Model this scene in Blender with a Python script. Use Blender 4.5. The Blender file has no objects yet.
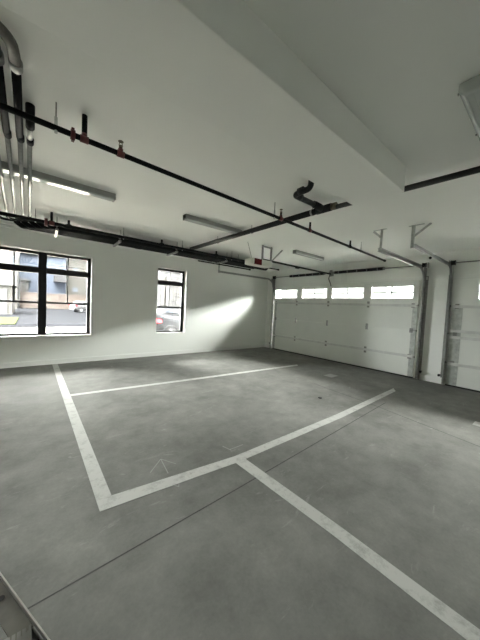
import bpy, bmesh, math, random
from mathutils import Vector, Matrix
random.seed(7)
S = bpy.context.scene
COL = S.collection
PI = math.pi

# ------------------------------------------------------------------ materials
def node_mat(name):
    m = bpy.data.materials.new(name); m.use_nodes = True
    nt = m.node_tree; nt.nodes.clear()
    out = nt.nodes.new('ShaderNodeOutputMaterial')
    return m, nt, out

def N(nt, t, **kw):
    n = nt.nodes.new(t)
    for k, v in kw.items():
        if k in n.inputs: n.inputs[k].default_value = v
        else: setattr(n, k, v)
    return n

def plain(name, col, rough=.5, metal=0., noise=0., scale=8., bump=0., bscale=120., spec=.5, coat=0.):
    m, nt, out = node_mat(name)
    b = N(nt, 'ShaderNodeBsdfPrincipled')
    b.inputs['Roughness'].default_value = rough
    b.inputs['Metallic'].default_value = metal
    b.inputs['Specular IOR Level'].default_value = spec
    b.inputs['Coat Weight'].default_value = coat
    c = (*col, 1)
    tc = N(nt, 'ShaderNodeTexCoord')
    if noise:
        nz = N(nt, 'ShaderNodeTexNoise', Scale=scale, Detail=5.)
        nt.links.new(tc.outputs['Object'], nz.inputs['Vector'])
        r = N(nt, 'ShaderNodeValToRGB')
        r.color_ramp.elements[0].position = .3; r.color_ramp.elements[1].position = .7
        r.color_ramp.elements[0].color = (*[x*(1-noise) for x in col], 1)
        r.color_ramp.elements[1].color = (*[min(1, x*(1+noise)) for x in col], 1)
        nt.links.new(nz.outputs['Fac'], r.inputs['Fac'])
        nt.links.new(r.outputs['Color'], b.inputs['Base Color'])
    else:
        b.inputs['Base Color'].default_value = c
    if bump:
        nz = N(nt, 'ShaderNodeTexNoise', Scale=bscale, Detail=3.)
        nt.links.new(tc.outputs['Object'], nz.inputs['Vector'])
        bp = N(nt, 'ShaderNodeBump', Strength=bump, Distance=.002)
        nt.links.new(nz.outputs['Fac'], bp.inputs['Height'])
        nt.links.new(bp.outputs['Normal'], b.inputs['Normal'])
    nt.links.new(b.outputs['BSDF'], out.inputs['Surface'])
    return m

def glass_mat(name, tint=(1, 1, 1)):
    m, nt, out = node_mat(name)
    t = N(nt, 'ShaderNodeBsdfTransparent', Color=(*tint, 1))
    g = N(nt, 'ShaderNodeBsdfGlossy', Roughness=.02)
    f = N(nt, 'ShaderNodeFresnel', IOR=1.45)
    mx = N(nt, 'ShaderNodeMixShader')
    nt.links.new(f.outputs['Fac'], mx.inputs['Fac'])
    nt.links.new(t.outputs[0], mx.inputs[1]); nt.links.new(g.outputs[0], mx.inputs[2])
    nt.links.new(mx.outputs[0], out.inputs['Surface'])
    return m

def concrete_mat():
    m, nt, out = node_mat('concrete_slab')
    L = nt.links
    b = N(nt, 'ShaderNodeBsdfPrincipled'); b.inputs['Specular IOR Level'].default_value = 0
    tc = N(nt, 'ShaderNodeTexCoord')
    def noise(scale, detail, rough, dist=0., vec=None):
        n = N(nt, 'ShaderNodeTexNoise', Scale=scale, Detail=detail, Roughness=rough, Distortion=dist)
        L.new(vec or tc.outputs['Object'], n.inputs['Vector']); return n
    def ramp(src, p0, c0, p1, c1):
        r = N(nt, 'ShaderNodeValToRGB'); e = r.color_ramp.elements
        e[0].position, e[1].position = p0, p1
        e[0].color = (*c0, 1); e[1].color = (*c1, 1)
        L.new(src, r.inputs['Fac']); return r
    big = ramp(noise(.7, 7, .62, .25).outputs['Fac'], .3, (.150, .152, .139), .72, (.252, .252, .233))
    mid = ramp(noise(3.2, 9, .68, .15).outputs['Fac'], .32, (.78,)*3, .7, (1.12,)*3)
    fine = ramp(noise(45, 3, .7).outputs['Fac'], .3, (.93,)*3, .7, (1.05,)*3)
    m1 = N(nt, 'ShaderNodeMixRGB', blend_type='MULTIPLY'); m1.inputs[0].default_value = 1
    L.new(big.outputs[0], m1.inputs[1]); L.new(mid.outputs[0], m1.inputs[2])
    m2 = N(nt, 'ShaderNodeMixRGB', blend_type='MULTIPLY'); m2.inputs[0].default_value = 1
    L.new(m1.outputs[0], m2.inputs[1]); L.new(fine.outputs[0], m2.inputs[2])
    # pale scuffs: stretched streaks with a shape of their own
    mp = N(nt, 'ShaderNodeMapping'); mp.inputs['Scale'].default_value = (1.2, 4.5, 1); mp.inputs['Rotation'].default_value = (0, 0, .5)
    L.new(tc.outputs['Object'], mp.inputs['Vector'])
    sc = ramp(noise(1.7, 9, .72, 1.2, mp.outputs[0]).outputs['Fac'], .60, (0,)*3, .74, (.6,)*3)
    m3 = N(nt, 'ShaderNodeMixRGB', blend_type='MIX'); m3.inputs[2].default_value = (.38, .385, .365, 1)
    L.new(sc.outputs[0], m3.inputs[0]); L.new(m2.outputs[0], m3.inputs[1])
    L.new(m3.outputs[0], b.inputs['Base Color'])
    rr = ramp(noise(1.1, 5, .6, .5).outputs['Fac'], .3, (.55,)*3, .7, (.8,)*3)
    L.new(rr.outputs[0], b.inputs['Roughness'])
    bp = N(nt, 'ShaderNodeBump', Strength=.12, Distance=.003)
    L.new(noise(30, 4, .6).outputs['Fac'], bp.inputs['Height']); L.new(bp.outputs[0], b.inputs['Normal'])
    gl = N(nt, 'ShaderNodeBsdfGlossy'); gl.inputs['Color'].default_value = (.9, .9, .9, 1)
    L.new(rr.outputs[0], gl.inputs['Roughness']); L.new(bp.outputs[0], gl.inputs['Normal'])
    fr = N(nt, 'ShaderNodeFresnel', IOR=1.35)
    ml = N(nt, 'ShaderNodeMath', operation='MULTIPLY'); ml.inputs[1].default_value = .06
    L.new(fr.outputs[0], ml.inputs[0])
    mxs = N(nt, 'ShaderNodeMixShader'); L.new(ml.outputs[0], mxs.inputs[0]); L.new(b.outputs[0], mxs.inputs[1]); L.new(gl.outputs[0], mxs.inputs[2])
    L.new(mxs.outputs[0], out.inputs['Surface'])
    return m

def paint_line_mat():
    m, nt, out = node_mat('white_line_paint')
    L = nt.links
    b = N(nt, 'ShaderNodeBsdfPrincipled', Roughness=.8); b.inputs['Specular IOR Level'].default_value = 0
    tc = N(nt, 'ShaderNodeTexCoord')
    n = N(nt, 'ShaderNodeTexNoise', Scale=9., Detail=9., Roughness=.75)
    L.new(tc.outputs['Object'], n.inputs['Vector'])
    r = N(nt, 'ShaderNodeValToRGB'); e = r.color_ramp.elements
    e[0].position, e[1].position = .33, .5
    e[0].color = (.31, .312, .29, 1); e[1].color = (.46, .464, .44, 1)
    L.new(n.outputs['Fac'], r.inputs['Fac']); L.new(r.outputs[0], b.inputs['Base Color'])
    L.new(b.outputs[0], out.inputs['Surface'])
    return m

def stripe_mat(name, c0, c1, scale, axis='Z', rough=.7):
    """lap siding, boards or shingles: fine lines across one axis"""
    m, nt, out = node_mat(name)
    L = nt.links
    b = N(nt, 'ShaderNodeBsdfPrincipled', Roughness=rough)
    tc = N(nt, 'ShaderNodeTexCoord')
    w = N(nt, 'ShaderNodeTexWave', Scale=scale, Distortion=.3); w.bands_direction = axis
    L.new(tc.outputs['Object'], w.inputs['Vector'])
    r = N(nt, 'ShaderNodeValToRGB'); e = r.color_ramp.elements
    e[0].position, e[1].position = .0, .35
    e[0].color = (*c0, 1); e[1].color = (*c1, 1)
    L.new(w.outputs['Color'], r.inputs['Fac']); L.new(r.outputs[0], b.inputs['Base Color'])
    L.new(b.outputs[0], out.inputs['Surface'])
    return m

M = dict(
    wall=plain('wall_paint', (.85, .862, .825), .55, bump=.08, bscale=180, noise=.015, scale=1.2),
    ceil=plain('ceiling_paint', (.87, .88, .845), .7, bump=.12, bscale=140, noise=.015, scale=1.0),
    trim=plain('trim_paint', (.82, .83, .80), .4),
    floor=concrete_mat(), line=paint_line_mat(),
    joint=plain('joint_filler', (.05, .05, .047), .8, noise=.3, scale=20),
    chalk=plain('chalk', (.29, .297, .28), .9, spec=0.),
    black=plain('black_steel', (.008, .0085, .009), .6, noise=.2, scale=12, spec=.08),
    blackdull=plain('black_plastic', (.014, .015, .015), .55, spec=.25),
    red=plain('red_fitting', (.095, .014, .015), .45, noise=.15, scale=40),
    galv=plain('galvanised_steel', (0.32, 0.327, 0.32), .38, 1., noise=.14, scale=22),
    galvdk=plain('weathered_galvanised', (.27, .27, .262), .42, .85, noise=.2, scale=25),
    galvmatt=plain('galvanised_plate', (.46, .48, .46), .5, .7, noise=.2, scale=14),
    greyelbow=plain('grey_steel_elbow', (.085, .08, .07), .42, .35, noise=.25, scale=30),
    brass=plain('brass_fitting', (.13, .115, .08), .45, .6),
    frame=plain('black_window_frame', (.006, .006, .006), .35),
    doorp=plain('garage_door_paint', (.74, .76, .72), .42, bump=.15, bscale=260, noise=.02, scale=3),
    strut=plain('strut_steel', (.62, .63, .61), .38, .45, noise=.08, scale=9),
    rubber=plain('black_rubber', (.02, .02, .02), .75),
    cream=plain('cream_plastic', (.68, .67, .62), .35),
    lens_red=plain('dark_red_lens', (.12, .012, .016), .15),
    lamp_body=plain('lamp_housing', (.36, .365, .35), .5),
    lamp_lens=plain('lamp_lens', (.55, .57, .55), .06, spec=.6),
    clear_lens=plain('ribbed_clear_lens', (.50, .53, .515), .12, spec=.6),
    glass=glass_mat('window_glass'), dglass=glass_mat('door_glass', (.96, .97, .96)),
    alu=plain('aluminium', (.58, .57, .53), .4, .85, noise=.12, scale=30),
    alutread=plain('ribbed_aluminium', (.30, .295, .27), .5, .6, noise=.2, scale=25),
    aludk=plain('aluminium_worn', (.20, .19, .165), .5, .5, noise=.25, scale=18),
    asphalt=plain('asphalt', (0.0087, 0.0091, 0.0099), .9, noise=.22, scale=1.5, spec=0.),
    walk=plain('pale_concrete_walk', (0.2601, 0.2468, 0.2122), .9, noise=.12, scale=2, spec=0.),
    apron=plain('pale_concrete_apron', (.12, .118, .11), .8, noise=.06, scale=2),
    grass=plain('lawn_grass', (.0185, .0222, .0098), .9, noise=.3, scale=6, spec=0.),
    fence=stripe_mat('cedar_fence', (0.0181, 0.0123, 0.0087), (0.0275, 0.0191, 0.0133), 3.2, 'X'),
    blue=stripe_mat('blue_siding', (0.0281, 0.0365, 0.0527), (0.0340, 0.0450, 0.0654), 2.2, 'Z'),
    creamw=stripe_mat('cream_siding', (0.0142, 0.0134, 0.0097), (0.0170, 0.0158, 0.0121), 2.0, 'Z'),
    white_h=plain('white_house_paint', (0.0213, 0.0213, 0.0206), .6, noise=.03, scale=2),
    porch=plain('white_porch_paint', (.050, .050, .049), .6),
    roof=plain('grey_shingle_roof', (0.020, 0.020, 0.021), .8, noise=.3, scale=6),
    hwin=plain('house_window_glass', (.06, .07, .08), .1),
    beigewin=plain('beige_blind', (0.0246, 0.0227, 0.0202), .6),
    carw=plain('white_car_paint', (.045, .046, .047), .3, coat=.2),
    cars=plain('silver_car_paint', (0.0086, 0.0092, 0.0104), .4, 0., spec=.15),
    tyre=plain('tyre_rubber', (.012, .012, .013), .7),
    rim=plain('alloy_rim', (.35, .36, .37), .3, .9),
    carglass=plain('dark_car_glass', (.02, .024, .03), .12, spec=.25),
    tail=plain('red_tail_lens', (0.3300, 0.0120, 0.0210), .2),
)

# ------------------------------------------------------------------ mesh helpers
class MB:
    def __init__(s): s.bm = bmesh.new(); s.smooth = []
    def poly(s, pts, faces, smooth=False):
        vs = [s.bm.verts.new(p) for p in pts]
        for f in faces:
            try:
                fc = s.bm.faces.new([vs[i] for i in f]); fc.smooth = smooth
            except ValueError: pass
        return s
    def box(s, x0, x1, y0, y1, z0, z1, mat=None):
        p = [Vector(q) for q in ((x0,y0,z0),(x1,y0,z0),(x1,y1,z0),(x0,y1,z0),(x0,y0,z1),(x1,y0,z1),(x1,y1,z1),(x0,y1,z1))]
        if mat is not None: p = [mat @ q for q in p]
        return s.poly(p, [(0,3,2,1),(4,5,6,7),(0,1,5,4),(1,2,6,5),(2,3,7,6),(3,0,4,7)])
    def bar(s, a, b, w, h, up=(0, 0, 1)):
        """rectangular bar from a to b"""
        a, b = Vector(a), Vector(b); d = (b-a).normalized(); up = Vector(up)
        if abs(d.dot(up)) > .99: up = Vector((1, 0, 0))
        r = d.cross(up).normalized(); u = r.cross(d)
        c = [r*i*w/2 + u*j*h/2 for i, j in ((-1,-1),(1,-1),(1,1),(-1,1))]
        return s.poly([a+q for q in c]+[b+q for q in c], [(3,2,1,0),(4,5,6,7),(0,1,5,4),(1,2,6,5),(2,3,7,6),(3,0,4,7)])
    def tube(s, pts, r, n=14, cap=True):
        pts = [Vector(p) for p in pts]
        rs = r if isinstance(r, (list, tuple)) else [r]*len(pts)
        t0 = (pts[1]-pts[0]).normalized()
        up = Vector((0, 0, 1)) if abs(t0.z) < .9 else Vector((1, 0, 0))
        u = t0.cross(up).normalized(); rings = []
        for i, p in enumerate(pts):
            a = pts[max(i-1, 0)]; c = pts[min(i+1, len(pts)-1)]
            t = (c-a).normalized()
            u = (u - t*u.dot(t)).normalized(); v = t.cross(u)
            rings.append([s.bm.verts.new(p + (u*math.cos(k*2*PI/n) + v*math.sin(k*2*PI/n))*rs[i]) for k in range(n)])
        for i in range(len(rings)-1):
            for k in range(n):
                f = s.bm.faces.new([rings[i][k], rings[i][(k+1) % n], rings[i+1][(k+1) % n], rings[i+1][k]]); f.smooth = True
        if cap:
            s.bm.faces.new(rings[0][::-1]); s.bm.faces.new(rings[-1])
        return s
    def cyl(s, a, b, r, n=16): return s.tube([a, b], r, n)
    def prism(s, outline, axis, lo, hi):
        """closed 2-D outline swept along an axis (0 x, 1 y, 2 z)"""
        def at(p, t):
            q = list(p); q.insert(axis, t); return q
        n = len(outline)
        return s.poly([at(p, lo) for p in outline]+[at(p, hi) for p in outline],
                      [tuple(range(n))[::-1], tuple(range(n, 2*n))]+[(i, (i+1) % n, n+(i+1) % n, n+i) for i in range(n)])
    def build(s, name, mat, parent=None, bevel=0., seg=2):
        bmesh.ops.recalc_face_normals(s.bm, faces=s.bm.faces)
        me = bpy.data.meshes.new(name); s.bm.to_mesh(me); s.bm.free()
        me.materials.append(mat)
        o = bpy.data.objects.new(name, me); COL.objects.link(o)
        if parent is not None:
            o.parent = parent
            w = Vector((0, 0, 0)); p = parent
            while p is not None: w += p.location; p = p.parent
            me.transform(Matrix.Translation(-w))
        if bevel:
            b = o.modifiers.new('bevel', 'BEVEL'); b.width = bevel; b.segments = seg; b.limit_method = 'ANGLE'
        return o

def fillet(pts, r, n=7):
    pts = [Vector(p) for p in pts]; out = [pts[0]]
    for i in range(1, len(pts)-1):
        a, b, c = pts[i-1], pts[i], pts[i+1]
        d1, d2 = (a-b).normalized(), (c-b).normalized()
        ang = d1.angle(d2)
        if ang > PI-.03: out.append(b); continue
        t = min(r/math.tan(ang/2), (a-b).length*.49, (c-b).length*.49)
        rr = t*math.tan(ang/2)
        ctr = b + (d1+d2).normalized()*(rr/math.sin(ang/2))
        s0, s1 = b+d1*t-ctr, b+d2*t-ctr
        for k in range(n+1): 
            w = s0.angle(s1); q = k/n
            out.append(ctr + (s0*math.sin((1-q)*w) + s1*math.sin(q*w))/math.sin(w))
    out.append(pts[-1]); return out

def arc_pts(pts, r, n=7):
    """only the bend of a three-point path"""
    return fillet(pts, r, n)[1:-1]

def tag(o, label, cat=None, group=None, kind=None):
    o['label'] = label
    if cat: o['category'] = cat
    if group: o['group'] = group
    if kind: o['kind'] = kind
    return o
def thing(name, loc, label, cat, group=None, kind=None):
    o = bpy.data.objects.new(name, None); COL.objects.link(o); o.location = loc
    o.empty_display_size = .1
    return tag(o, label, cat, group, kind)
def struct(o):
    o['kind'] = 'structure'; return o
def dup(root, loc, label, group=None):
    r = root.copy(); COL.objects.link(r); r.location = loc; r['label'] = label
    if group: r['group'] = group
    for ch in list(root.children):
        c = ch.copy(); COL.objects.link(c); c.parent = r
        for g in list(ch.children):
            d = g.copy(); COL.objects.link(d); d.parent = c
    return r

# ------------------------------------------------------------------ room
XL, XR, YF, YB, H = -5.0, 7.43, -4.2, 7.47, 3.05
WT = .32                                   # window-wall thickness
DT = .26                                   # door-wall thickness
fl = struct(MB().box(XL-.3, XR+DT, YF-.3, YB+WT, -.15, 0).build('floor', M['floor']))
ce = struct(MB().box(XL-.3, XR+DT, YF-.3, YB+WT, H, H+.25).build('ceiling', M['ceil']))

def wall_with_holes(name, fixed, thick, span, holes, axis, mat):
    """wall slab along x (axis 0) or y (axis 1) with rectangular openings, z0..z1"""
    mb = MB()
    def bx(a0, a1, z0, z1):
        if a1-a0 < 1e-4 or z1-z0 < 1e-4: return
        if axis == 0: mb.box(a0, a1, fixed, fixed+thick, z0, z1)
        else: mb.box(fixed, fixed+thick, a0, a1, z0, z1)
    cur = span[0]
    for a0, a1, z0, z1 in sorted(holes):
        bx(cur, a0, 0, H); bx(a0, a1, 0, z0); bx(a0, a1, z1, H); cur = a1
    bx(cur, span[1], 0, H)
    return struct(mb.build(name, mat))
WZ0, WZ1 = .685, 2.615
W1 = (-.76, 1.185); W2 = (2.885, 3.81); W3 = (-4.8, -2.8)
wall_with_holes('wall_back', YB, WT, (XL-.3, XR+DT), [(*w, WZ0, WZ1) for w in (W1, W2, W3)], 0, M['wall'])
D1 = (2.22, 6.99); D2 = (-1.0, 1.47); DZ = 2.45
wall_with_holes('wall_right', XR, DT, (YF-.3, YB), [(*D1, 0, DZ), (*D2, 0, DZ)], 1, M['wall'])
wall_with_holes('wall_left', XL-.3, .3, (YF-.3, YB), [], 1, M['wall'])
wall_with_holes('wall_front', YF-.3, .3, (XL, XR), [], 0, M['wall'])

struct(MB().box(-14, XR+DT, -16, YB+WT, H+.25, 60.0).build('added_shade_tower', M['white_h']))  # unseen mass over the garage, added to keep the sky glow off the yard
struct(MB().box(-14, XR+DT, YB+WT, YB+WT+1.5, 2.86, 3.06).build('added_shade_overhang', M['white_h']))  # unseen slab added to cut steep sky light on the floor by the windows
# dropped beam, ends just short of the cross pipe
struct(MB().box(XL, 2.94, 1.075, 1.60, 2.80, H).build('ceiling_beam', M['ceil'], bevel=.006))
# baseboards
struct(MB().prism([(YB, 0), (YB-.014, 0), (YB-.014, .10), (YB-.006, .115), (YB, .115)], 0, XL, XR).build('baseboard_back', M['trim']))
bb = MB()
for y0, y1 in ((1.60, 2.06), (7.1, YB-.014), (YF, -1.1)):
    bb.prism([(XR, 0), (XR-.016, 0), (XR-.016, .135), (XR-.006, .15), (XR, .15)], 1, y0, y1)
struct(bb.build('baseboard_right', M['trim']))
# shallow cove bead along the top of the window wall
struct(MB().prism([(YB, H), (YB-.11, H), (YB-.11, H-.02), (YB, H-.05)], 0, XL, XR).build('trim_1', M['trim']))

# painted bay lines, chalk marks and joints belong to the floor
def strip(name, near, far, mat, z=.0015):
    mb = MB(); n = len(near)
    mb.poly([(x, y, z) for x, y in near]+[(x, y, z) for x, y in far]+[(x, y, 0) for x, y in near]+[(x, y, 0) for x, y in far],
            [(i, i+1, n+i+1, n+i) for i in range(n-1)]+[(2*n+i, 2*n+i+1, i+1, i) for i in range(n-1)]+[(n+i, n+i+1, 3*n+i+1, 3*n+i) for i in range(n-1)])
    return mb.build(name, mat, fl)
strip('bay_line', [(.405, 2.03), (.40, 4.5), (.40, 7.452)], [(.512, 2.15), (.51, 4.5), (.505, 7.452)], M['line'])
strip('bay_line', [(.405, 2.03), (1.62, 1.93), (3.6, 1.92), (5.80, 2.0)], [(.512, 2.155), (1.66, 2.03), (3.6, 2.03), (5.98, 2.11)], M['line'], .0018)
strip('bay_line', [(.505, 4.85), (3.0, 4.68), (5.85, 4.53)], [(.505, 4.945), (3.0, 4.79), (5.95, 4.64)], M['line'])
strip('bay_line', [(1.60, 1.94), (1.645, .9), (1.655, -2.2)], [(1.725, 1.97), (1.755, .9), (1.755, -2.2)], M['line'])
strip('control_joint', [(-4, 1.45), (0, 1.565), (1.4, 1.632), (4.87, 1.82)], [(-4, 1.457), (0, 1.572), (1.4, 1.641), (4.87, 1.832)], M['joint'], .0012)
strip('control_joint', [(4.72, 3.2), (4.55, 1.9), (4.25, .5), (3.9, -2.5)], [(4.732, 3.2), (4.562, 1.9), (4.262, .5), (3.912, -2.5)], M['joint'], .0012)
def mark(a, b, w=.012):
    a, b = Vector((*a, 0)), Vector((*b, 0)); d = (b-a).normalized(); s = Vector((-d.y, d.x, 0))*w/2
    return [tuple((a+s).xy), tuple((b+s).xy)], [tuple((a-s).xy), tuple((b-s).xy)]
for a, b in (((1.02, 2.41), (.86, 2.26)), ((1.02, 2.41), (.99, 2.16)), ((1.02, 2.41), (1.11, 2.25)), ((1.03, 2.02), (.99, 1.94)), ((.95, 2.02), (.99, 1.94)), ((1.67, 2.26), (1.70, 2.14)), ((1.69, 2.16), (1.88, 2.16))):
    strip('chalk_mark', *mark(a, b, .008), M['chalk'], .001)
strip('floor_patch', [(5.55, 3.30), (5.85, 3.30)], [(5.55, 3.52), (5.85, 3.52)], M['chalk'], .001)
strip('floor_patch', [(5.05, .58), (5.25, .58)], [(5.05, .70), (5.25, .70)], M['line'], .001)

# ------------------------------------------------------------------ windows
def window(name, x0, x1, units, label, axis=0, fix=YB, sgn=1):
    """black-framed sash window; units = list of (u0,u1) lights between heavy mullions"""
    d0, d1 = .165, .235
    def P(a, d):  # along wall, depth into wall
        return (a, fix+sgn*d) if axis == 0 else (fix+sgn*d, a)
    def bx(mb, a0, a1, e0, e1, z0, z1):
        p, q = P(a0, e0), P(a1, e1)
        mb.box(min(p[0], q[0]), max(p[0], q[0]), min(p[1], q[1]), max(p[1], q[1]), z0, z1)
    root = thing(name, (*P((x0+x1)/2, d0), WZ0), label, 'window', kind='structure')
    fr = MB()
    bx(fr, x0, x1, d0, d1, WZ1-.06, WZ1); bx(fr, x0, x1, d0, d1, WZ0, WZ0+.045)
    bx(fr, x0, units[0][0], d0, d1, WZ0, WZ1); bx(fr, units[-1][1], x1, d0, d1, WZ0, WZ1)
    for (a0, a1), (b0, b1) in zip(units, units[1:]): bx(fr, a1, b0, d0-.01, d1, WZ0, WZ1)
    for a0, a1 in units: bx(fr, a0, a1, d0-.005, d1, 2.125, 2.265)
    fro = fr.build('window_frame', M['frame'], root, .004, 1)
    for a0, a1 in units:
        sb = MB()                       # sash rail and slim muntins
        bx(sb, a0, a1, d0+.01, d1-.01, 1.425, 1.475)
        c = (a0+a1)/2
        bx(sb, c-.014, c+.014, d0+.02, d1-.02, 1.475, 2.125); bx(sb, c-.014, c+.014, d0+.02, d1-.02, 2.265, WZ1-.045)
        lk = MB(); bx(lk, c-.03, c+.03, d0-.008, d0+.012, 1.45, 1.475)
        sbo = sb.build('sash', M['frame'], root)
        lk.build('sash_lock', M['frame'], sbo)
        for z0, z1 in ((WZ0+.045, 1.425), (1.475, 2.125), (2.265, WZ1-.045)):
            g = MB(); bx(g, a0, a1, .198, .202, z0, z1); g.build('pane', M['glass'], root)
    cs = MB()                           # slim flush casing bead on the wall face
    w = .05
    bx(cs, x0-w, x0, -.006, 0, WZ0-w, WZ1+w); bx(cs, x1, x1+w, -.006, 0, WZ0-w, WZ1+w)
    bx(cs, x0, x1, -.006, 0, WZ1, WZ1+w); bx(cs, x0, x1, -.006, 0, WZ0-w, WZ0)
    cs.build('casing', M['trim'], root)
    return root
window('window_1', *W1, [(-.715, .125), (.285, 1.115)], 'wide black-framed double window at the left of the white wall')
window('window_2', *W2, [(2.93, 3.735)], 'narrow single black-framed window with a silver car behind it')
window('added_window_3', *W3, [(-4.755, -3.88), (-3.72, -2.845)], 'added unseen black-framed double window further left, letting in daylight')  # out of view, added to bring more daylight into the room

# ------------------------------------------------------------------ garage doors
def garage_door(name, y0, y1, wins, hinge_y, label, stile_w):
    root = thing(name, (XR-.03, (y0+y1)/2, 0), label, 'garage door', kind='structure')
    xi, xo = XR-.055, XR-.006                      # inner and outer faces of the panel
    zs = [.035, .535, 1.19, 1.81, 2.435]
    for k in range(4):
        z0, z1 = zs[k], zs[k+1]
        if k == 3:
            mb = MB()
            wz0, wz1 = 1.982, 2.292
            mb.box(xi, xo, y0, y1, z0, wz0); mb.box(xi, xo, y0, y1, wz1, z1)
            cur = y0
            for a, b in sorted(wins): mb.box(xi, xo, cur, a, wz0, wz1); cur = b
            mb.box(xi, xo, cur, y1, wz0, wz1)
            mb.build('door_section', M['doorp'], root)
            for a, b in wins:
                f = MB(); t = .028
                for q in ((a-t, a, wz0-t, wz1+t), (b, b+t, wz0-t, wz1+t), (a, b, wz0-t, wz0), (a, b, wz1, wz1+t)):
                    f.box(xi-.012, xi, *q)
                c = (a+b)/2; zc = (wz0+wz1)/2
                f.box(xi+.020, xi+.032, c-.017, c+.017, wz0, wz1); f.box(xi+.020, xi+.032, a, b, zc-.014, zc+.014)
                fo = f.build('window_surround', M['doorp'], root)
                MB().box(xi+.034, xi+.038, a, b, wz0, wz1).build('pane', M['dglass'], fo)
        else:
            mb = MB(); mb.box(xi, xo, y0, y1, z0, z1)
            mb.build('door_section', M['doorp'], root, .004, 1)
    MB().box(xi-.004, xo+.004, y0, y1, .0, .035).build('bottom_seal', M['rubber'], root)
    # stiffening struts (hat-section bars) across the joints
    for z in ((1.80, .545) if stile_w < .15 else (1.80, 1.255, 1.115, .515)):
        mb = MB()
        mb.box(xi-.058, xi-.001, y0+.02, y1-.02, z+.022, z+.026); mb.box(xi-.058, xi-.001, y0+.02, y1-.02, z-.026, z-.022)
        mb.box(xi-.062, xi-.058, y0+.02, y1-.02, z-.03, z+.03)
        mb.build('strut', M['strut'], root)
    # top rail of the door
    MB().box(xi-.03, xi, y0+.02, y1-.02, 2.40, 2.432).build('top_rail', M['doorp'], root)
    for y in (y0+stile_w/2, y1-stile_w/2):
        mb = MB()
        mb.box(xi-.006, xi, y-stile_w/2, y+stile_w/2, .04, 1.80)
        for z in (.3, .85, 1.5): mb.box(xi-.009, xi-.006, y-.012, y+.012, z-.012, z+.012)
        mb.build('end_stile', M['galvmatt'], root)
    for z in (.535, 1.19, 1.81):
        for y in hinge_y:
            mb = MB()
            mb.box(xi-.012, xi, y-.032, y+.032, z-.085, z-.012); mb.box(xi-.012, xi, y-.032, y+.032, z+.012, z+.085)
            mb.cyl((xi-.018, y-.036, z), (xi-.018, y+.036, z), .012, 10)
            mb.build('hinge', M['galvdk'] if z != 1.19 else M['galv'], root)
        for y, s in ((y0, -1), (y1, 1)):
            mb = MB()
            mb.box(xi-.02, xi, y-s*.10-.035, y-s*.10+.035, z-.06, z+.05)
            mb.cyl((xi-.05, y-s*.13, z), (xi-.05, y+s*.028, z), .006, 8)
            mb.cyl((xi-.05, y+s*.006, z), (xi-.05, y+s*.028, z), .022, 14)
            mb.build('roller_hinge', M['galvdk'], root)
    return root
wins1 = [(5.93, 6.965), (4.735, 5.70), (3.555, 4.545), (2.32, 3.335)]
garage_door('door_1', 2.20, 7.0, wins1, (5.92, 4.66, 3.40), 'wide white sectional garage door with a row of four windows', .11)
wins2 = [(.18, 1.10), (-.85, .03)]
garage_door('door_2', -1.06, 1.545, wins2, (.62,), 'narrower white sectional garage door at the right edge, with galvanised end plates', .20)
# header stop moulding over each door
struct(MB().box(XR-.022, XR, 2.06, 7.08, 2.437, 2.50).build('trim_2', M['trim'], bevel=.004))
struct(MB().box(XR-.022, XR, -1.15, 1.62, 2.437, 2.50).build('trim_3', M['trim'], bevel=.004))

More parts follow.
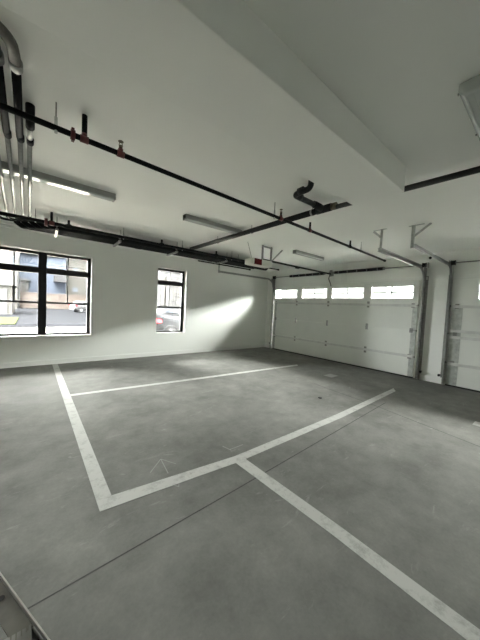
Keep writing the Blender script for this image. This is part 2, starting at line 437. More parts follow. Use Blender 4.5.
def door_track(y, s, x_end, label, zt=2.69, brace=1):
    """vertical track, bend and horizontal run to a ceiling hanger; s = +1 when the door is on the -y side"""
    xt = XR-.105
    root = thing('garage_door_track', (xt, y, 0), label, 'door track', 'garage door tracks')
    r = .33
    path = fillet([(xt, y, .03), (xt, y, zt), (x_end, y, zt)], r, 10)
    # C-channel profile swept along the path
    mb = MB(); prof = [(-.026, .012), (-.026, -.014), (.026, -.014), (.026, .012)]
    rings = []
    for i, p in enumerate(path):
        a = path[max(i-1, 0)]; c = path[min(i+1, len(path)-1)]
        t = (c-a).normalized(); side = Vector((0, 1, 0)); nn = t.cross(side)
        rings.append([p + nn*u + side*(s*-1)*v for u, v in prof] + [p + nn*u*.9 + side*(s*-1)*(v if k in (0, 3) else v+.003) for k, (u, v) in list(enumerate(prof))[::-1]])
    n = 8; pts = [q for rg in rings for q in rg]
    mb.poly(pts, [(i*n+k, i*n+(k+1) % n, (i+1)*n+(k+1) % n, (i+1)*n+k) for i in range(len(rings)-1) for k in range(n)] + [tuple(range(n)), tuple(range(len(pts)-n, len(pts)))])
    mb.build('track', M['galv'], root)
    # wall angle behind the vertical track
    a = MB(); a.box(XR-.075, XR-.002, y+s*.018-.003, y+s*.018+.003, .0, 2.52); a.box(XR-.006, XR-.001, min(y+s*.018, y+s*.07), max(y+s*.018, y+s*.07), .0, 2.52)
    a.build('wall_angle', M['galvdk'], root)
    for z in (.25, .95, 1.6, 2.2):
        b = MB(); b.box(xt-.01, XR-.07, y+s*.012, y+s*.018, z-.03, z+.03); b.cyl((xt+.012, y+s*.012, z), (xt+.012, y+s*.03, z), .01, 8)
        b.build('track_bracket', M['galvdk'], root)
    # angle iron stiffening the horizontal run, flag bracket at the bend
    h = MB(); h.box(x_end-.02, xt-.42, y+s*.016-.003, y+s*.016+.003, zt-.03, zt+.035); h.box(x_end-.02, xt-.42, min(y+s*.016, y+s*.05), max(y+s*.016, y+s*.05), zt+.030, zt+.035)
    h.build('stiffening_angle', M['galv'], root)
    f = MB(); f.poly([(xt-.12, y+s*.02, zt+.03), (XR-.01, y+s*.02, zt+.03), (XR-.01, y+s*.02, zt-.30), (xt-.03, y+s*.02, zt-.30), (xt-.12, y+s*.026, zt+.03), (XR-.01, y+s*.026, zt+.03), (XR-.01, y+s*.026, zt-.30), (xt-.03, y+s*.026, zt-.30)],
                   [(0,1,2,3),(7,6,5,4),(0,4,5,1),(1,5,6,2),(2,6,7,3),(3,7,4,0)])
    f.build('flag_bracket', M['galvdk'], root)
    v = MB(); v.box(x_end+.0, x_end+.045, y+s*.02, y+s*.024, zt-.04, H); v.box(x_end, x_end+.004, min(y+s*.02, y+s*.06), max(y+s*.02, y+s*.06), zt-.04, H)
    v.build('ceiling_hanger', M['galvmatt'], root)
    bd = MB(); bd.bar((x_end+.02, y+s*.024, zt+(.22 if brace > 0 else .16)), (x_end+.04, y+brace*(.12 if brace > 0 else .2), H-.004), .035, .004, (1, 0, 0)); bd.build('diagonal_brace', M['galvmatt'], root)
    tp = MB(); tp.box(x_end+.0, x_end+.05, y-.11, y+.11, H-.004, H); tp.build('ceiling_plate', M['galvmatt'], root)
    return root
door_track(2.11, -1, 4.80, 'galvanised track at the right side of the wide garage door, hung from the ceiling', brace=1)
door_track(7.06, 1, 4.75, 'galvanised track in the corner by the window wall', brace=1)
door_track(1.585, 1, 4.92, 'galvanised track at the left side of the narrower garage door', zt=2.71, brace=-1)

def torsion(yA, yB, springs, yc, label):
    z, x = 2.775, XR-.10
    root = thing('torsion_spring_shaft', (x, (yA+yB)/2, z), label, 'torsion spring', 'torsion spring shafts')
    MB().cyl((x, yA, z), (x, yB, z), .013, 12).build('shaft', M['galvdk'], root)
    for a, b in springs:
        n = int((b-a)/.016); mb = MB()
        steps = n*8; pts = [(x+.036*math.cos(i*PI/4), a+(b-a)*i/steps, z+.036*math.sin(i*PI/4)) for i in range(steps+1)]
        mb.tube(pts, .0095, 6); mb.build('spring', M['blackdull'], root)
        for q in (a, b): MB().cyl((x, q-.03, z), (x, q+.03, z), .04, 14).build('winding_cone', M['galvdk'], root)
        for k in range(5):
            q = a+(b-a)*(k+.5)/5
            MB().cyl((x, q-.008, z), (x, q+.008, z), .0475, 14).build('paint_band', M['galvdk'], root)
    for y, s in ((yA+.09, 1), (yB-.09, -1)):
        d = MB(); d.tube([(x, y-.035, z), (x, y-.028, z), (x, y+.028, z), (x, y+.035, z)], [.062, .05, .05, .062], 20)
        d.build('cable_drum', M['blackdull'], root)
        MB().cyl((x+.05, y, z), (XR-.06, y+s*.01, .08), .0025, 6).build('lift_cable', M['galvdk'], root)
        p = MB(); p.box(x-.03, XR-.001, y-s*.07-.003, y-s*.07+.003, z-.06, z+.06); p.build('end_bearing_plate', M['galvdk'], root)
    if yc is not None:
        p = MB(); p.box(x-.02, XR-.02, yc-.003, yc+.003, z-.05, z+.05); p.box(XR-.024, XR-.0185, yc-.05, yc+.05, z-.10, z+.10)
        p.build('centre_bracket', M['galvdk'], root)
    return root
torsion(2.03, 7.13, [(4.85, 6.25), (3.05, 4.48)], 4.66, 'long torsion shaft with two black springs above the wide garage door')
torsion(-1.1, 1.66, [(-.55, .42)], None, 'torsion shaft with a black drum above the narrower garage door')
# backing boards for the spring brackets
struct(MB().box(XR-.018, XR, 4.56, 4.76, 2.502, H).build('trim_4', M['trim'], bevel=.003))
struct(MB().box(XR-.018, XR, 4.13, 4.30, 2.502, H).build('trim_5', M['trim'], bevel=.003))

# ------------------------------------------------------------------ garage door opener
yo = 4.60
op = thing('garage_door_opener', (4.2, yo, 2.56), 'cream garage door opener with a dark red lens, hung from the ceiling', 'garage door opener')
mb = MB(); mb.box(3.93, 4.56, yo-.13, yo+.13, 2.555, 2.71)
mb.build('motor_housing', M['cream'], op, .035, 4)
mb = MB(); mb.box(3.88, 3.96, yo-.12, yo+.12, 2.56, 2.70); mb.build('lamp_lens', M['cream'], op, .02, 3)
mb = MB(); mb.box(3.97, 4.20, yo-.142, yo-.12, 2.565, 2.70); mb.build('red_lens', M['lens_red'], op, .006, 2)
mb = MB(); mb.box(4.35, 7.30, yo-.022, yo+.022, 2.715, 2.755); mb.build('rail', M['blackdull'], op, .004, 1)
mb = MB(); mb.box(5.6, 5.72, yo-.03, yo+.03, 2.69, 2.715); mb.build('trolley', M['blackdull'], op)
mb = MB(); mb.tube(fillet([(7.26, yo, 2.70), (7.20, yo, 2.58), (7.34, yo, 2.42), (7.36, yo, 2.36)], .06, 5), .012, 8); mb.build('door_arm', M['blackdull'], op)
mb = MB(); mb.box(XR-.10, XR-.018, yo-.035, yo+.035, 2.68, 2.82); mb.build('header_bracket', M['galvdk'], op)
for x, y in ((4.25, yo-.10), (4.54, yo-.10)):
    mb = MB(); mb.box(x-.018, x+.018, y-.002, y+.002, 2.66, H); mb.box(x-.018, x-.014, y, y+.03, 2.66, H); mb.build('hanger_strap', M['galvdk'], op)
mb = MB(); mb.box(4.23, 4.56, yo-.104, yo-.10, 3.0, 3.035); mb.build('hanger_crossbar', M['galvdk'], op)
mb = MB(); mb.bar((4.56, yo-.1, 2.72), (4.92, yo-.1, H-.003), .035, .005, (0, 1, 0)); mb.build('hanger_brace', M['galvdk'], op)
mb = MB(); mb.tube([(3.95, yo-.05, 2.70), (3.88, yo-.06, 2.85), (3.80, yo-.06, 3.045)], .004, 6); mb.build('power_lead', M['blackdull'], op)

# ------------------------------------------------------------------ sprinkler pipe crossing the room
def spr_at(x): return 2.515 + (x+.17)*.038
ZP = 2.86
sp = thing('sprinkler_pipe', (1.0, spr_at(1.0), ZP), 'thin black sprinkler branch pipe with red fittings, crossing under the ceiling from the left edge', 'sprinkler pipe', 'sprinkler pipes')
MB().cyl((-3.9, spr_at(-3.9), ZP), (6.70, spr_at(6.70), ZP), .0215, 16).build('pipe', M['black'], sp)
MB().cyl((6.68, spr_at(6.68), ZP), (6.73, spr_at(6.73), ZP), .028, 16).build('end_cap', M['black'], sp)
def tee(x, top, head, mat_riser='black', r=.014, base='red'):
    y = spr_at(x)
    f = MB(); f.cyl((x-.03, y, ZP), (x+.03, y, ZP), .028, 16); f.cyl((x, y, ZP), (x, y, ZP+.045), .021, 14)
    f.build('red_tee' if base == 'red' else 'tee', M[base], sp)
    MB().cyl((x, y, ZP+.05), (x, y, top), r, 12).build('riser', M[mat_riser], sp)
    if head:
        h = MB(); h.cyl((x, y, top-.012), (x, y, top+.008), .016, 12)
        h.bar((x-.016, y, top+.005), (x-.008, y, top+.04), .005, .005); h.bar((x+.016, y, top+.005), (x+.008, y, top+.04), .005, .005)
        h.cyl((x, y, top+.04), (x, y, top+.044), .022, 14)
        h.build('sprinkler_head', M['brass'], sp)
def rod(root, x, y, z0, clip=.03):
    MB().cyl((x, y, z0), (x, y, H), .005, 8).build('hanger_rod', M['galvdk'], root)
    MB().tube([(x, y, z0-clip*1.6), (x, y, z0+.07)], .011, 10).build('hanger_clip', M['galvmatt'], root)
tee(.33, 3.049, False, r=.02); tee(.61, 2.925, True); tee(2.80, 2.95, True); tee(3.53, 2.99, False, r=.016); tee(4.92, 2.98, False, r=.016, base='black')
f = MB(); f.cyl((.235, spr_at(.25), ZP), (.265, spr_at(.25), ZP), .037, 18); f.box(.24, .26, spr_at(.25)-.014, spr_at(.25)+.014, ZP-.05, ZP+.05); f.build('red_coupling', M['red'], sp)
for x in (.14, 2.66, 5.40, -1.4): rod(sp, x, spr_at(x), ZP+.01)

# sprinkler main beside the conduits, along the window wall
YM, ZM = 5.66, 2.86
sm = thing('sprinkler_main', (1.5, YM, ZM), 'black sprinkler main with a red flange, running along the near side of the conduit bundle', 'sprinkler pipe', 'sprinkler pipes')
MB().cyl((-3.9, YM, ZM), (4.9, YM, ZM), .030, 16).build('pipe', M['black'], sm)
MB().cyl((4.88, YM, ZM), (4.93, YM, ZM), .038, 16).build('end_cap', M['black'], sm)
f = MB(); f.cyl((.17, YM, ZM), (.215, YM, ZM), .065, 18); f.build('red_flange', M['red'], sm)
for x in (.27, .52, 2.25, 3.7):
    f = MB(); f.cyl((x-.04, YM, ZM), (x+.04, YM, ZM), .042, 16); f.build('red_tee' if x < .4 else 'tee', M['red'] if x < .4 else M['black'], sm)
    MB().cyl((x, YM, ZM), (x, YM, ZM+(.189 if x < .4 else .11)), .02, 12).build('riser', M['black'], sm)
for x in (.05, 1.45, 2.75, 4.2): rod(sm, x, YM, ZM+.01)

# ------------------------------------------------------------------ conduits from overhead to the window wall
ZC = 2.938
def conduit(x0, y0, x1, yb, xe, start, label):
    """x0,y0 near end of the y-run, corner at (x1,yb), ends at xe; start = 'cap' or 'elbow'"""
    root = thing('electrical_conduit', (x1, yb, ZC), label, 'conduit', 'electrical conduits under the ceiling')
    r = .020
    yj = 3.06
    if start == 'elbow':
        near = [(x0-1.6, y0-.12, ZC), (x0-.02, y0-.10, ZC), (x0, y0+.14, ZC), (x0, y0+.3, ZC)]
        bend = fillet(near, .16, 9)
        MB().tube(bend[:-1], r*1.5, 16).build('grey_elbow', M['greyelbow'], root)
        ye = bend[-2].y
        MB().cyl((x0, ye-.03, ZC), (x0, ye+.03, ZC), r*1.7, 16).build('elbow_collar', M['galv'], root)
        MB().cyl((x0, ye, ZC), (x0-.005, yj, ZC), r*1.25, 16).build('black_run', M['black'], root)
    else:
        cap = fillet([(x0, y0, H-.002), (x0, y0, ZC), (x0, y0+.12, ZC)], .07, 6)
        MB().tube(cap, r*1.5, 16).build('black_elbow', M['black'], root)
        MB().cyl((x0, y0+.1, ZC), (x0-.002, yj, ZC), r, 16).build('near_run', M['galv'], root)
    MB().cyl((x0-.004, yj, ZC), (x1, yb-.17, ZC), r*.96, 16).build('bright_run', M['galv'], root)
    for y in (yj, yb-.16, 4.15):
        t = (y-yj)/(yb-.17-yj); xx = x0+(x1-x0)*t
        k = r*(1.32 if y != 4.15 else 1.1)
        MB().tube([(xx, y-.05, ZC), (xx, y-.04, ZC), (xx, y+.04, ZC), (xx, y+.05, ZC)], [k*.9, k, k, k*.9], 16).build('coupling', M['black'] if y != 4.15 else M['galvdk'], root)
    el = fillet([(x1, yb-.17, ZC), (x1, yb, ZC), (x1+.2, yb, ZC)], .13, 8)
    MB().tube(el, r*1.05, 16).build('far_elbow', M['black'], root)
    zc2 = ZC-.075
    run = [(x1+.2, yb, ZC), (x1+.30, yb, zc2), (xe+.5, yb, zc2), (xe+.5, yb, H-.003)]
    MB().tube(fillet(run, .08, 5), .041, 14).build('dark_run', M['black'], root)
    for x in (1.9, 3.9):
        MB().cyl((x, yb, zc2), (x+.12, yb, zc2), .047, 14).build('dark_coupling', M['black'], root)
    return root
conduit(-.015, 2.70, -.025, 5.97, 5.30, 'cap', 'rightmost of the overhead conduits, its near end a rounded black bend')
conduit(-.08, 2.0, -.118, 6.07, 5.45, 'elbow', 'overhead conduit with a big grey steel elbow at the top left corner')
conduit(-.165, 2.0, -.212, 6.17, 5.55, 'elbow', 'third overhead conduit from the right, black near section at the left edge')
conduit(-.25, 2.0, -.325, 6.27, 5.65, 'elbow', 'leftmost overhead conduit, just entering at the left edge by the window')
conduit(-.345, 2.0, -.435, 6.37, 5.20, 'elbow', 'overhead conduit farthest from the camera, lowest in the dark bundle over the windows')

# strut trapezes that carry the bundle
def trapeze(x, skew, label):
    root = thing('conduit_hanger', (x, 6.17, 2.82), label, 'pipe hanger', 'conduit hangers')
    MB().bar((x, 5.86, 2.813), (x+skew, 6.50, 2.813), .041, .041).build('strut_channel', M['galvdk'], root)
    for y, xx in ((5.885, x), (6.475, x+skew)):
        MB().cyl((xx, y, 2.79), (xx, y, H), .005, 8).build('hanger_rod', M['galvdk'], root)
    for y in (5.97, 6.07, 6.17, 6.27, 6.37):
        t = (y-5.86)/.64
        MB().box(x+skew*t-.02, x+skew*t+.02, y-.036, y-.032, 2.83, 2.90).build('strap', M['galvdk'], root)
    return root
trapeze(.36, .02, 'strut hanger under the dark conduit bundle above the wide window')
trapeze(1.44, .02, 'strut hanger under the dark conduit bundle between the two windows')
trapeze(2.72, .02, 'strut hanger under the dark conduit bundle above the narrow window')
trapeze(4.20, .02, 'strut hanger under the dark conduit bundle beside the door opener')
for x, y, label in ((5.46, 5.83, 'slim black pipe stub reaching farthest past the door opener'), (4.92, 6.62, 'slim black pipe stub nearest the window wall by the door opener')):
    t = thing('pipe_stub', (x, y, 2.83), label, 'pipe', 'slim pipe stubs')
    MB().cyl((x-1.2, y, 2.835), (x+.75, y, 2.835), .02, 12).build('pipe', M['black'], t)
    MB().cyl((x+.74, y, 2.835), (x+.79, y, 2.835), .027, 12).build('end_cap', M['black'], t)
    for xx in (x-.9, x+.3): MB().cyl((xx, y, 2.835), (xx, y, H), .005, 8).build('hanger_rod', M['galvdk'], t)

# ------------------------------------------------------------------ drain across the room, with its offset
XD, ZD = 3.07, 2.942
dr = thing('drain_pipe', (XD, 2.5, ZD), 'thick black drain pipe crossing behind the beam end, with a crooked offset branch', 'drain pipe')
MB().cyl((XD, 5.84, ZD), (XD+.02, 2.02, ZD), .042, 18).build('pipe', M['blackdull'], dr)
MB().cyl((XD+.02, 2.05, ZD-.016), (XD+.47, -3.9, ZD-.016), .030, 18).build('thin_run', M['blackdull'], dr)
MB().cyl((XD+.03, 1.93, ZD), (XD+.024, 2.0, ZD), .046, 18).build('brass_coupling', M['brass'], dr)
wy = MB(); wy.cyl((XD+.02, 2.0, ZD), (XD+.018, 2.22, ZD), .05, 18); wy.tube(fillet([(XD+.02, 2.13, ZD), (XD-.06, 2.13, ZD+.01), (XD-.16, 2.13, ZD+.012)], .05, 4), .045, 16)
wy.build('branch_fitting', M['blackdull'], dr)
off = fillet([(XD-.10, 2.13, ZD+.012), (2.48, 2.13, ZD+.006), (2.47, 1.88, ZD+.006), (2.47, 1.878, H-.002)], .06, 7)
MB().tube(off, .033, 16).build('offset_branch', M['blackdull'], dr)
for p, q in (((2.55, 2.13, ZD+.016), (2.62, 2.13, ZD+.015)), ((2.88, 2.13, ZD+.013), (2.94, 2.13, ZD+.012)), ((2.471, 2.05, ZD+.017), (2.47, 1.98, ZD+.018))):
    MB().cyl(p, q, .041, 16).build('hub', M['blackdull'], dr)
for y in (2.3, 3.6, 4.7, .2): 
    q = XD+.02 if y > 2 else XD+.16
    MB().cyl((q, y, ZD), (q, y, H), .005, 8).build('hanger_rod', M['galvdk'], dr)
    MB().cyl((q, y-.014, ZD), (q, y+.014, ZD), .046, 18).build('strap', M['galvdk'], dr)
# ------------------------------------------------------------------ ceiling lights (all off)
def ceiling_light(loc, label, w=.11, h=.085, L=1.2, lens='lamp_lens'):
    x, y = loc
    root = thing('ceiling_light', (x, y, H), label, 'ceiling light', 'unlit strip lights on the ceiling')
    pr = [(-w/2, 0), (w/2, 0), (w/2, -h*.78), (w*.36, -h*.80), (-w*.36, -h*.80), (-w/2, -h*.78)]
    mb = MB(); mb.prism([(y+a, H+b) for a, b in pr], 0, x, x+L); mb.build('housing', M['lamp_body'], root, .004, 2)
    mb = MB(); mb.prism([(y-w*.47, H-h*.77), (y+w*.47, H-h*.77), (y+w*.46, H-h*.93), (y+w*.38, H-h), (y-w*.38, H-h), (y-w*.46, H-h*.93)], 0, x+.025, x+L-.025)
    mb.build('lens', M[lens], root)
    for xx in (x, x+L-.024):
        MB().box(xx, xx+.024, y-w/2-.002, y+w/2+.002, H-h-.002, H).build('end_cap', M['lamp_body'], root, .004, 2)
    return root
p0 = ceiling_light((-.29, 4.055), 'long strip light on the ceiling at left, reflecting the window behind the conduits')
dup(p0, (1.97, 4.025, H), 'strip light on the middle of the ceiling, between the two long black pipes')
dup(p0, (5.10, 4.26, H), 'short-looking strip light farthest away, near the top of the wide garage door')
cl = thing('ceiling_light', (2.0, .43, H), 'strip light under a clear plastic cover cut off by the right edge', 'ceiling light', 'unlit strip lights on the ceiling')
MB().box(2.15, 3.34, .34, .47, H-.05, H).build('housing', M['lamp_body'], cl, .006, 2)
mb = MB(); mb.prism([(.295, H-.002), (.508, H-.002), (.508, H-.055), (.478, H-.095), (.325, H-.095), (.295, H-.055)], 0, 2.12, 3.36)
mb.build('clear_cover', M['clear_lens'], cl, .014, 3)
mb = MB()
for k in range(5): mb.box(2.16, 3.32, .342+k*.03, .346+k*.03, H-.0975, H-.0945)
mb.build('cover_rib', M['clear_lens'], cl)
for x in (2.15, 2.72, 3.3): MB().box(x-.006, x+.006, .506, .514, H-.06, H-.045).build('clip', M['galv'], cl, .002, 1)

# small fittings on the door wall
t = thing('wall_sensor', (XR, 2.06-.02, 2.955), 'small round black fitting high on the wall between the garage doors', 'sensor')
mb = MB(); mb.tube([(XR, 2.04, 2.955), (XR-.012, 2.04, 2.955), (XR-.022, 2.04, 2.955)], [.032, .032, .022], 18); mb.build('cap', M['blackdull'], t)
for y, lab in ((1.665, 'small black door safety sensor low by the narrower garage door'), (7.115, 'small black door safety sensor low in the corner by the wide garage door'), (2.03, 'small grey door safety sensor low at the right of the wide garage door')):
    t = thing('safety_sensor', (XR-.1, y, .2), lab, 'sensor', 'door safety sensors')
    MB().box(XR-.12, XR-.075, y-.02, y+.02, .185, .235).build('body', M['blackdull'], t, .004, 1)
    MB().box(XR-.075, XR, y-.012, y-.008, .19, .23).build('bracket', M['galvdk'], t)
t = tag(MB().tube([(4.04, 2.60, 0), (4.04, 2.60, .012), (4.04, 2.60, .016)], [.035, .035, .02], 14).build('floor_cap', M['blackdull']), 'small black disc on the concrete floor beyond the long bay line', 'cap')

# ------------------------------------------------------------------ step ladder at the bottom left corner
ld = thing('step_ladder', (-.25, .75, 0), 'aluminium step ladder at the bottom left corner with a ribbed tread', 'ladder')
zt = .845
E0, E1 = Vector((-.056, .846, zt)), Vector((.031, .621, zt))     # outer edge of the side rail
d = (E1-E0).normalized(); s = Vector((d.y, -d.x, 0))              # s points inwards, to -x
A, B = E0-d*.30, E1+d*.14
zz = Vector((0, 0, 1))
for off, nm in ((0, 1), (.43, -1)):
    q = s*off
    MB().bar(A+q, B+q, .0032, .010).build('rail_flange', M['alu'], ld)
    e = E1-d*.054
    MB().bar(A+q+s*nm*.0205-zz*.004, e+q+s*nm*.0205-zz*.004, .036, .003).build('rail_web', M['aludk'], ld)
    MB().bar(A+q+s*nm*.004-zz*.035, B+q+s*nm*.004-zz*.035, .003, .055).build('rail_side', M['aludk'], ld)
hc = E0+d*.066+s*.0195-zz*.0024
mb = MB(); mb.cyl(hc, hc+zz*.0008, .0075, 18); mb.build('rail_hole', M['rubber'], ld)
def tread(yc, z, x1, x0):
    mb = MB(); mb.box(x0, x1, yc-.09, yc, z-.022, z)
    n = int((x1-x0)/.0085)
    for k in range(n):
        xx = x1-.001-k*.0085
        w = .006 if k else .004
        mb.box(xx-w, xx, yc-.088, yc-.003, z, z+(.004 if k == 0 else .0022))
    return mb.build('tread', M['alutread'], ld)
tread(.676, .842, .006, -.38)
for base, foot in ((A+s*.02, (-.30, 1.62, 0)), (A+s*.41, (-.80, 1.44, 0)), (B+s*.02, (-.06, -.30, 0)), (B+s*.41, (-.56, -.42, 0))):
    lg = MB(); lg.bar(base-zz*.03, foot, .05, .024); lo = lg.build('leg', M['alu'], ld)
    MB().box(foot[0]-.035, foot[0]+.035, foot[1]-.03, foot[1]+.03, 0, .04).build('rubber_foot', M['rubber'], lo, .006, 1)
MB().bar(A+s*.215-zz*.03, A+s*.216+d*.03-zz*.03, .42, .02).build('cross_bar', M['alu'], ld)

# ------------------------------------------------------------------ outside
ZG = -.15
g = MB(); g.box(-60, 90, YB+WT, 110, ZG-.2, ZG); g.box(XR+DT, 90, -60, YB+WT, ZG-.2, ZG); 
struct(g.build('ground_asphalt', M['asphalt']))
struct(MB().box(-25, 60, YB+WT+.02, 18.6, ZG, ZG+.02).build('ground_walk', M['walk']))
struct(MB().box(XR+DT+.02, 40, -30, YB+WT, ZG, ZG+.02).build('ground_drive', M['apron']))
struct(MB().box(-60, XL-.3, -60, YB+WT, ZG-.2, ZG+.1).build('ground_apron', M['apron']))
lawn = MB().box(-14, -.75, 21.0, 27.5, ZG, ZG+.05).build('lawn', M['grass']); tag(lawn, 'patch of green grass outside the left half of the wide window', 'lawn', kind='stuff')

def house(name, x0, x1, y, depth, z1, mat, label, roof_h=0, wins=(), group=None, winmat='hwin'):
    root = thing(name, ((x0+x1)/2, y, ZG), label, 'building', group)
    mb = MB(); mb.box(x0, x1, y, y+depth, ZG, z1); mb.build('walls', M[mat], root)
    if roof_h:
        mb = MB(); mb.prism([(y-.5, z1), (y+depth/2, z1+roof_h), (y+depth+.5, z1), (y+depth+.5, z1+.2), (y+depth/2, z1+roof_h+.25), (y-.5, z1+.2)], 0, x0-.1, x1+.1); mb.build('roof', M['roof'], root)
    else:
        mb = MB(); mb.box(x0-.15, x1+.15, y-.15, y+depth+.15, z1, z1+.25); mb.build('roof', M['white_h'], root)
    for a0, a1, b0, b1 in wins:
        f = MB(); t = .12
        f.box(a0-t, a1+t, y-.08, y, b0-t, b1+t); fo = f.build('window_trim', M['white_h'], root)
        MB().box(a0, a1, y-.10, y-.08, b0, b1).build('window_pane', M[winmat], fo)
    return root

# pixel rays land these at their own distances (feet on the ground beyond the fence)
gr = house('detached_garage', -9.0, -1.42, 33.0, 7, 2.6, 'creamw', 'pale detached garage with a wide white door, beyond the lawn')
mb = MB(); mb.box(-5.6, -1.75, 32.9, 33.0, ZG, 2.25); mb.build('garage_door', M['white_h'], gr)
mb = MB(); mb.prism([(-9.4, 2.6), (-5.0, 4.6), (-1.15, 2.75), (-1.15, 2.6)], 1, 32.6, 40.3); mb.build('gable_roof', M['white_h'], gr)
house('cream_house', -16, -1.6, 50.5, 10, 10.5, 'creamw', 'tall cream house behind the detached garage', 2.5, [(-3.1, -2.6, 6.4, 7.7), (-2.2, -1.9, 6.2, 7.4)])
bl = house('blue_house', -2.2, 5.3, 62, 10, 9.6, 'blue', 'blue-grey sided house behind the wooden fence', 2.5, [(3.7, 4.6, 6.1, 8.0)])
mb = MB(); mb.box(-1.65, -.35, 61.2, 62, ZG, 4.6); mb.prism([(-1.8, 4.6), (-.1, 4.6), (-.1, 4.8), (-1.8, 5.1)], 1, 61.0, 62); po = mb.build('white_porch', M['porch'], bl)
MB().box(-1.3, -.72, 61.15, 61.2, .6, 3.85).build('porch_door', M['beigewin'], po)
mb = MB(); mb.box(3.4, 5.3, 60.6, 62, 4.8, 5.1); mb.box(3.4, 3.5, 60.6, 62, 5.1, 6.0); mb.box(3.4, 5.3, 60.6, 60.7, 5.1, 6.0); mb.build('balcony', M['roof'], bl)
house('tan_house', 5.65, 13.6, 63, 10, 10.2, 'creamw', 'cream house beyond the white parked car', 2.5, [(6.75, 7.4, 6.3, 8.0), (6.6, 7.5, 3.2, 4.0)])
fc = thing('wooden_fence', (10, 52, ZG), 'long brown wooden fence across the back of the asphalt yard', 'fence')
mb = MB(); mb.box(-1.30, 13.6, 51.95, 52.0, ZG+.05, 2.35); mb.build('fence_boards', M['fence'], fc)
for k in range(7): MB().box(-1.28+k*2.4, -1.13+k*2.4, 51.85, 51.95, ZG, 2.45).build('fence_post', M['fence'], fc)
MB().box(-1.30, 13.6, 51.90, 51.95, 2.22, 2.36).build('fence_rail', M['fence'], fc)
house('white_building', 6.5, 30.0, 23.0, 16.0, 60.0, 'white_h', 'white building beyond the silver car, with columns of beige windows', 0,  # real at its foot; height raised far beyond that to shade the yard
      [(9.3, 9.55, 1.5, 3.9), (9.65, 10.05, 1.5, 3.9), (10.4, 10.6, 2.0, 3.6), (10.8, 11.1, 1.6, 3.9), (9.3, 10.0, 4.6, 6.5), (10.5, 11.2, 4.6, 6.5)], winmat='beigewin')

house('added_shade_block', 14.0, 30.0, 5.6, 16.0, 60.0, 'white_h', 'added unseen tall pale block across the drive, shading the yard', 0, [], 'added shade blocks')  # out of view, added to block the bright sky from the yard
house('added_shade_block', 14.0, 30.0, 40.0, 50.0, 60.0, 'white_h', 'added unseen tall pale block behind the white building, shading the yard', 0, [], 'added shade blocks')  # unseen, added to shade the far houses and the yard

house('added_shade_block', 28.0, 40.0, -60.0, 64.0, 7.0, 'white_h', 'added long pale block across the drive, cutting low sky light at the garage doors', 0, [], 'added shade blocks')  # added to hold back low sky light from the door windows

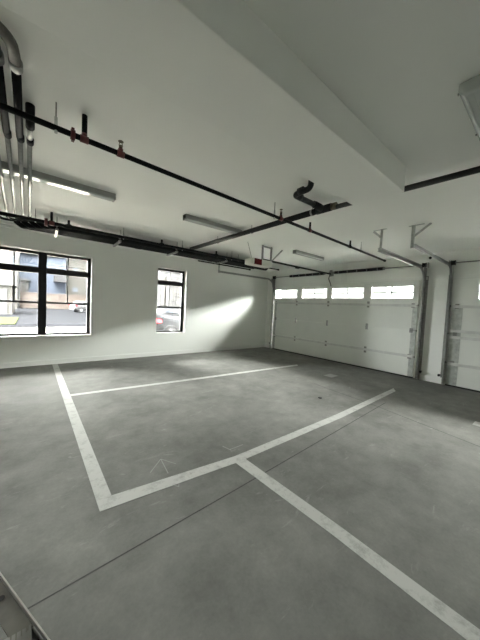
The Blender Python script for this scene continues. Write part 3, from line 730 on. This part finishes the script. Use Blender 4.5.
def car(loc, yaw, paint, label, lift=False):
    root = thing('parked_car', loc, label, 'car', 'parked cars'); 
    parts = []
    Lc, W = 4.5, 1.8
    # body: loft of cross-sections along the length (x from rear to front)
    secs = [(0.0, .42, .98, .78), (.06, .34, 1.06, .86), (.5, .24, 1.08, .90), (1.3, .22, 1.05, .90), (2.6, .22, 1.02, .90), (3.5, .23, .96, .89), (4.15, .26, .84, .84), (4.45, .36, .68, .70)]
    mb = MB(); rings = []
    for x, zb, zt_, hw in secs:
        rg = []
        for k in range(16):
            a = 2*PI*k/16; c, sn = math.cos(a), math.sin(a)
            e = .42
            rg.append((x, math.copysign(abs(c)**e, c)*hw, (zb+zt_)/2+math.copysign(abs(sn)**e, sn)*(zt_-zb)/2))
        rings.append(rg)
    pts = [p for r in rings for p in r]
    mb.poly(pts, [(i*16+k, i*16+(k+1) % 16, (i+1)*16+(k+1) % 16, (i+1)*16+k) for i in range(len(rings)-1) for k in range(16)]+[tuple(range(16)), tuple(range(len(pts)-16, len(pts)))], True)
    body = mb; parts.append(('body', mb, paint))
    cab = MB(); cs = [(.12, 1.0, 1.04, .74), (.35, 1.0, 1.36, .70), (.75, 1.0, 1.50, .66), (1.7, 1.0, 1.54, .66), (2.3, 1.0, 1.45, .66), (3.0, .98, 1.04, .72)]
    rings = []
    for x, zb, zt_, hw in cs:
        rings.append([(x, -hw-.1, zb), (x, -hw, zb+(zt_-zb)*.8), (x, -hw+.12, zt_), (x, hw-.12, zt_), (x, hw, zb+(zt_-zb)*.8), (x, hw+.1, zb)])
    pts = [p for r in rings for p in r]
    cab.poly(pts, [(i*6+k, i*6+(k+1) % 6, (i+1)*6+(k+1) % 6, (i+1)*6+k) for i in range(len(rings)-1) for k in range(6)]+[tuple(range(6)), tuple(range(len(pts)-6, len(pts)))])
    parts.append(('cabin', cab, paint))
    for sgn in (-1, 1):
        w = MB(); yq = lambda z: sgn*(.76-(z-1.0)*.24+.012)
        for poly in (((.62, 1.10), (1.42, 1.08), (1.42, 1.38), (.78, 1.38)), ((1.50, 1.08), (2.66, 1.08), (2.22, 1.38), (1.50, 1.38))):
            w.poly([(x, yq(z)+sgn*.03, z) for x, z in poly]+[(x, yq(z)-sgn*.05, z) for x, z in poly], [(0,1,2,3),(7,6,5,4),(0,4,5,1),(1,5,6,2),(2,6,7,3),(3,7,4,0)])
        parts.append(('side_window', w, M['carglass']))
        t = MB(); t.box(-.01, .40, sgn*.80 if sgn > 0 else -.905, .905 if sgn > 0 else sgn*.80, .86, 1.02); parts.append(('tail_light', t, M['tail']))
        for x in (.82, 3.6):
            wl = MB(); wl.tube([(x, sgn*.70, .33), (x, sgn*.72, .33), (x, sgn*.88, .33), (x, sgn*.905, .33)], [.30, .335, .335, .30], 24); parts.append(('wheel', wl, M['tyre']))
            rm = MB(); rm.tube([(x, sgn*.90, .33), (x, sgn*.915, .33)], [.22, .20], 20); parts.append(('rim', rm, M['rim']))
            ar = MB(); ar.tube([(x+.40*math.cos(a), sgn*.895, .33+.40*math.sin(a)) for a in [PI*k/12 for k in range(13)]], .022, 8); parts.append(('wheel_arch', ar, M['tyre']))
    rw = MB(); rw.poly([(.10, -.6, 1.08), (.10, .6, 1.08), (.36, .54, 1.36), (.36, -.54, 1.36), (.15, -.6, 1.06), (.15, .6, 1.06), (.41, .54, 1.34), (.41, -.54, 1.34)], [(0,1,2,3),(7,6,5,4),(0,4,5,1),(1,5,6,2),(2,6,7,3),(3,7,4,0)]); parts.append(('rear_window', rw, M['carglass']))
    bp = MB(); bp.box(-.05, .10, -.80, .80, .36, .56); parts.append(('bumper', bp, paint))
    R = Matrix.Translation(loc) @ Matrix.Rotation(yaw, 4, 'Z')
    for n, mb, mat in parts:
        for v in mb.bm.verts:
            z = v.co.z
            if lift and z > .76 and n not in ('wheel_arch', 'tail_light'):
                v.co.z = .76+(z-.76)*1.7 if z < 1.08 else 1.304+(z-1.08)*.55
        mb.bm.transform(R); mb.build(n, mat, root, .02 if n in ('bumper', 'cabin') else 0)
    return root
car((4.12, 11.95, ZG), 0, M['cars'], 'silver car with a red tail light, parked outside the narrow window', True)
car((4.25, 41.0, ZG), .25, M['carw'], 'small white car parked far off by the wooden fence, in the wide window')

# ------------------------------------------------------------------ daylight
w = bpy.data.worlds.new('overcast_sky'); S.world = w; w.use_nodes = True
nt = w.node_tree; nt.nodes.clear()
out = nt.nodes.new('ShaderNodeOutputWorld'); bg = nt.nodes.new('ShaderNodeBackground')
tc = nt.nodes.new('ShaderNodeTexCoord'); sx = nt.nodes.new('ShaderNodeSeparateXYZ'); rp = nt.nodes.new('ShaderNodeValToRGB')
nt.links.new(tc.outputs['Generated'], sx.inputs[0]); nt.links.new(sx.outputs['Z'], rp.inputs['Fac'])
e = rp.color_ramp.elements
e[0].position = 0; e[0].color = (.88, .92, .90, 1); e[1].position = .6; e[1].color = (1, 1.0, .97, 1)
# brighter cloud where the sun stands behind it, over the drive
gd = Vector((1.0, -.36, 1.30)).normalized()
dp = nt.nodes.new('ShaderNodeVectorMath'); dp.operation = 'DOT_PRODUCT'; dp.inputs[1].default_value = gd
nt.links.new(tc.outputs['Generated'], dp.inputs[0])
mx = nt.nodes.new('ShaderNodeMath'); mx.operation = 'MAXIMUM'; mx.inputs[1].default_value = 0
nt.links.new(dp.outputs['Value'], mx.inputs[0])
pw = nt.nodes.new('ShaderNodeMath'); pw.operation = 'POWER'; pw.inputs[1].default_value = 4.8
nt.links.new(mx.outputs[0], pw.inputs[0])
ma = nt.nodes.new('ShaderNodeMath'); ma.operation = 'MULTIPLY_ADD'; ma.inputs[1].default_value = 21.0; ma.inputs[2].default_value = 6.6
nt.links.new(pw.outputs[0], ma.inputs[0])
gd2 = Vector((1.0, -.80, .50)).normalized()
dp2 = nt.nodes.new('ShaderNodeVectorMath'); dp2.operation = 'DOT_PRODUCT'; dp2.inputs[1].default_value = gd2
nt.links.new(tc.outputs['Generated'], dp2.inputs[0])
mx2 = nt.nodes.new('ShaderNodeMath'); mx2.operation = 'MAXIMUM'; mx2.inputs[1].default_value = 0
nt.links.new(dp2.outputs['Value'], mx2.inputs[0])
pw2 = nt.nodes.new('ShaderNodeMath'); pw2.operation = 'POWER'; pw2.inputs[1].default_value = 8.0
nt.links.new(mx2.outputs[0], pw2.inputs[0])
ma2 = nt.nodes.new('ShaderNodeMath'); ma2.operation = 'MULTIPLY_ADD'; ma2.inputs[1].default_value = 1.2
nt.links.new(pw2.outputs[0], ma2.inputs[0]); nt.links.new(ma.outputs[0], ma2.inputs[2])
nt.links.new(rp.outputs[0], bg.inputs['Color']); nt.links.new(ma2.outputs[0], bg.inputs['Strength'])
nt.links.new(bg.outputs[0], out.inputs[0])

def portal(name, loc, rot, sx_, sy_):
    l = bpy.data.lights.new(name, 'AREA'); l.shape = 'RECTANGLE'; l.size = sx_; l.size_y = sy_; l.cycles.is_portal = True
    o = bpy.data.objects.new(name, l); COL.objects.link(o); o.location = loc; o.rotation_euler = rot
zc, hz = (WZ0+WZ1)/2, WZ1-WZ0
for wx in (W1, W2, W3): portal('window_portal', ((wx[0]+wx[1])/2, YB+WT+.02, zc), (-PI/2, 0, 0), wx[1]-wx[0], hz)
for a, b in wins1+wins2: portal('window_portal', (XR-.002, (a+b)/2, 2.145), (0, PI/2, 0), .36, b-a)

# ------------------------------------------------------------------ camera
yaw, pitch, roll, f = .68154, -.04788, .04763, 258.4
fw = Vector((math.sin(yaw)*math.cos(pitch), math.cos(yaw)*math.cos(pitch), math.sin(pitch)))
r0 = Vector((math.cos(yaw), -math.sin(yaw), 0)); u0 = r0.cross(fw)
c, sn = math.cos(roll), math.sin(roll)
r = r0*c+u0*sn; u = -r0*sn+u0*c
cam = bpy.data.cameras.new('camera'); co = bpy.data.objects.new('camera', cam); COL.objects.link(co)
mw = Matrix((r, u, -fw)).transposed().to_4x4(); mw.translation = Vector((0, 0, 1.55)); co.matrix_world = mw
cam.sensor_fit = 'VERTICAL'; cam.sensor_height = 24.; cam.sensor_width = 18.; cam.lens = f/640*24.; cam.clip_start = .02; cam.clip_end = 400
S.camera = co

# ------------------------------------------------------------------ look
S.view_settings.view_transform = 'Standard'; S.view_settings.look = 'None'
S.view_settings.gamma = 1; S.view_settings.use_curve_mapping = False
S.view_settings.exposure = 4.32
cy = S.cycles
cy.max_bounces = 14; cy.diffuse_bounces = 10; cy.glossy_bounces = 5; cy.transparent_max_bounces = 16
cy.caustics_reflective = False; cy.caustics_refractive = False
cy.use_denoising = True
cy.sample_clamp_indirect = 8
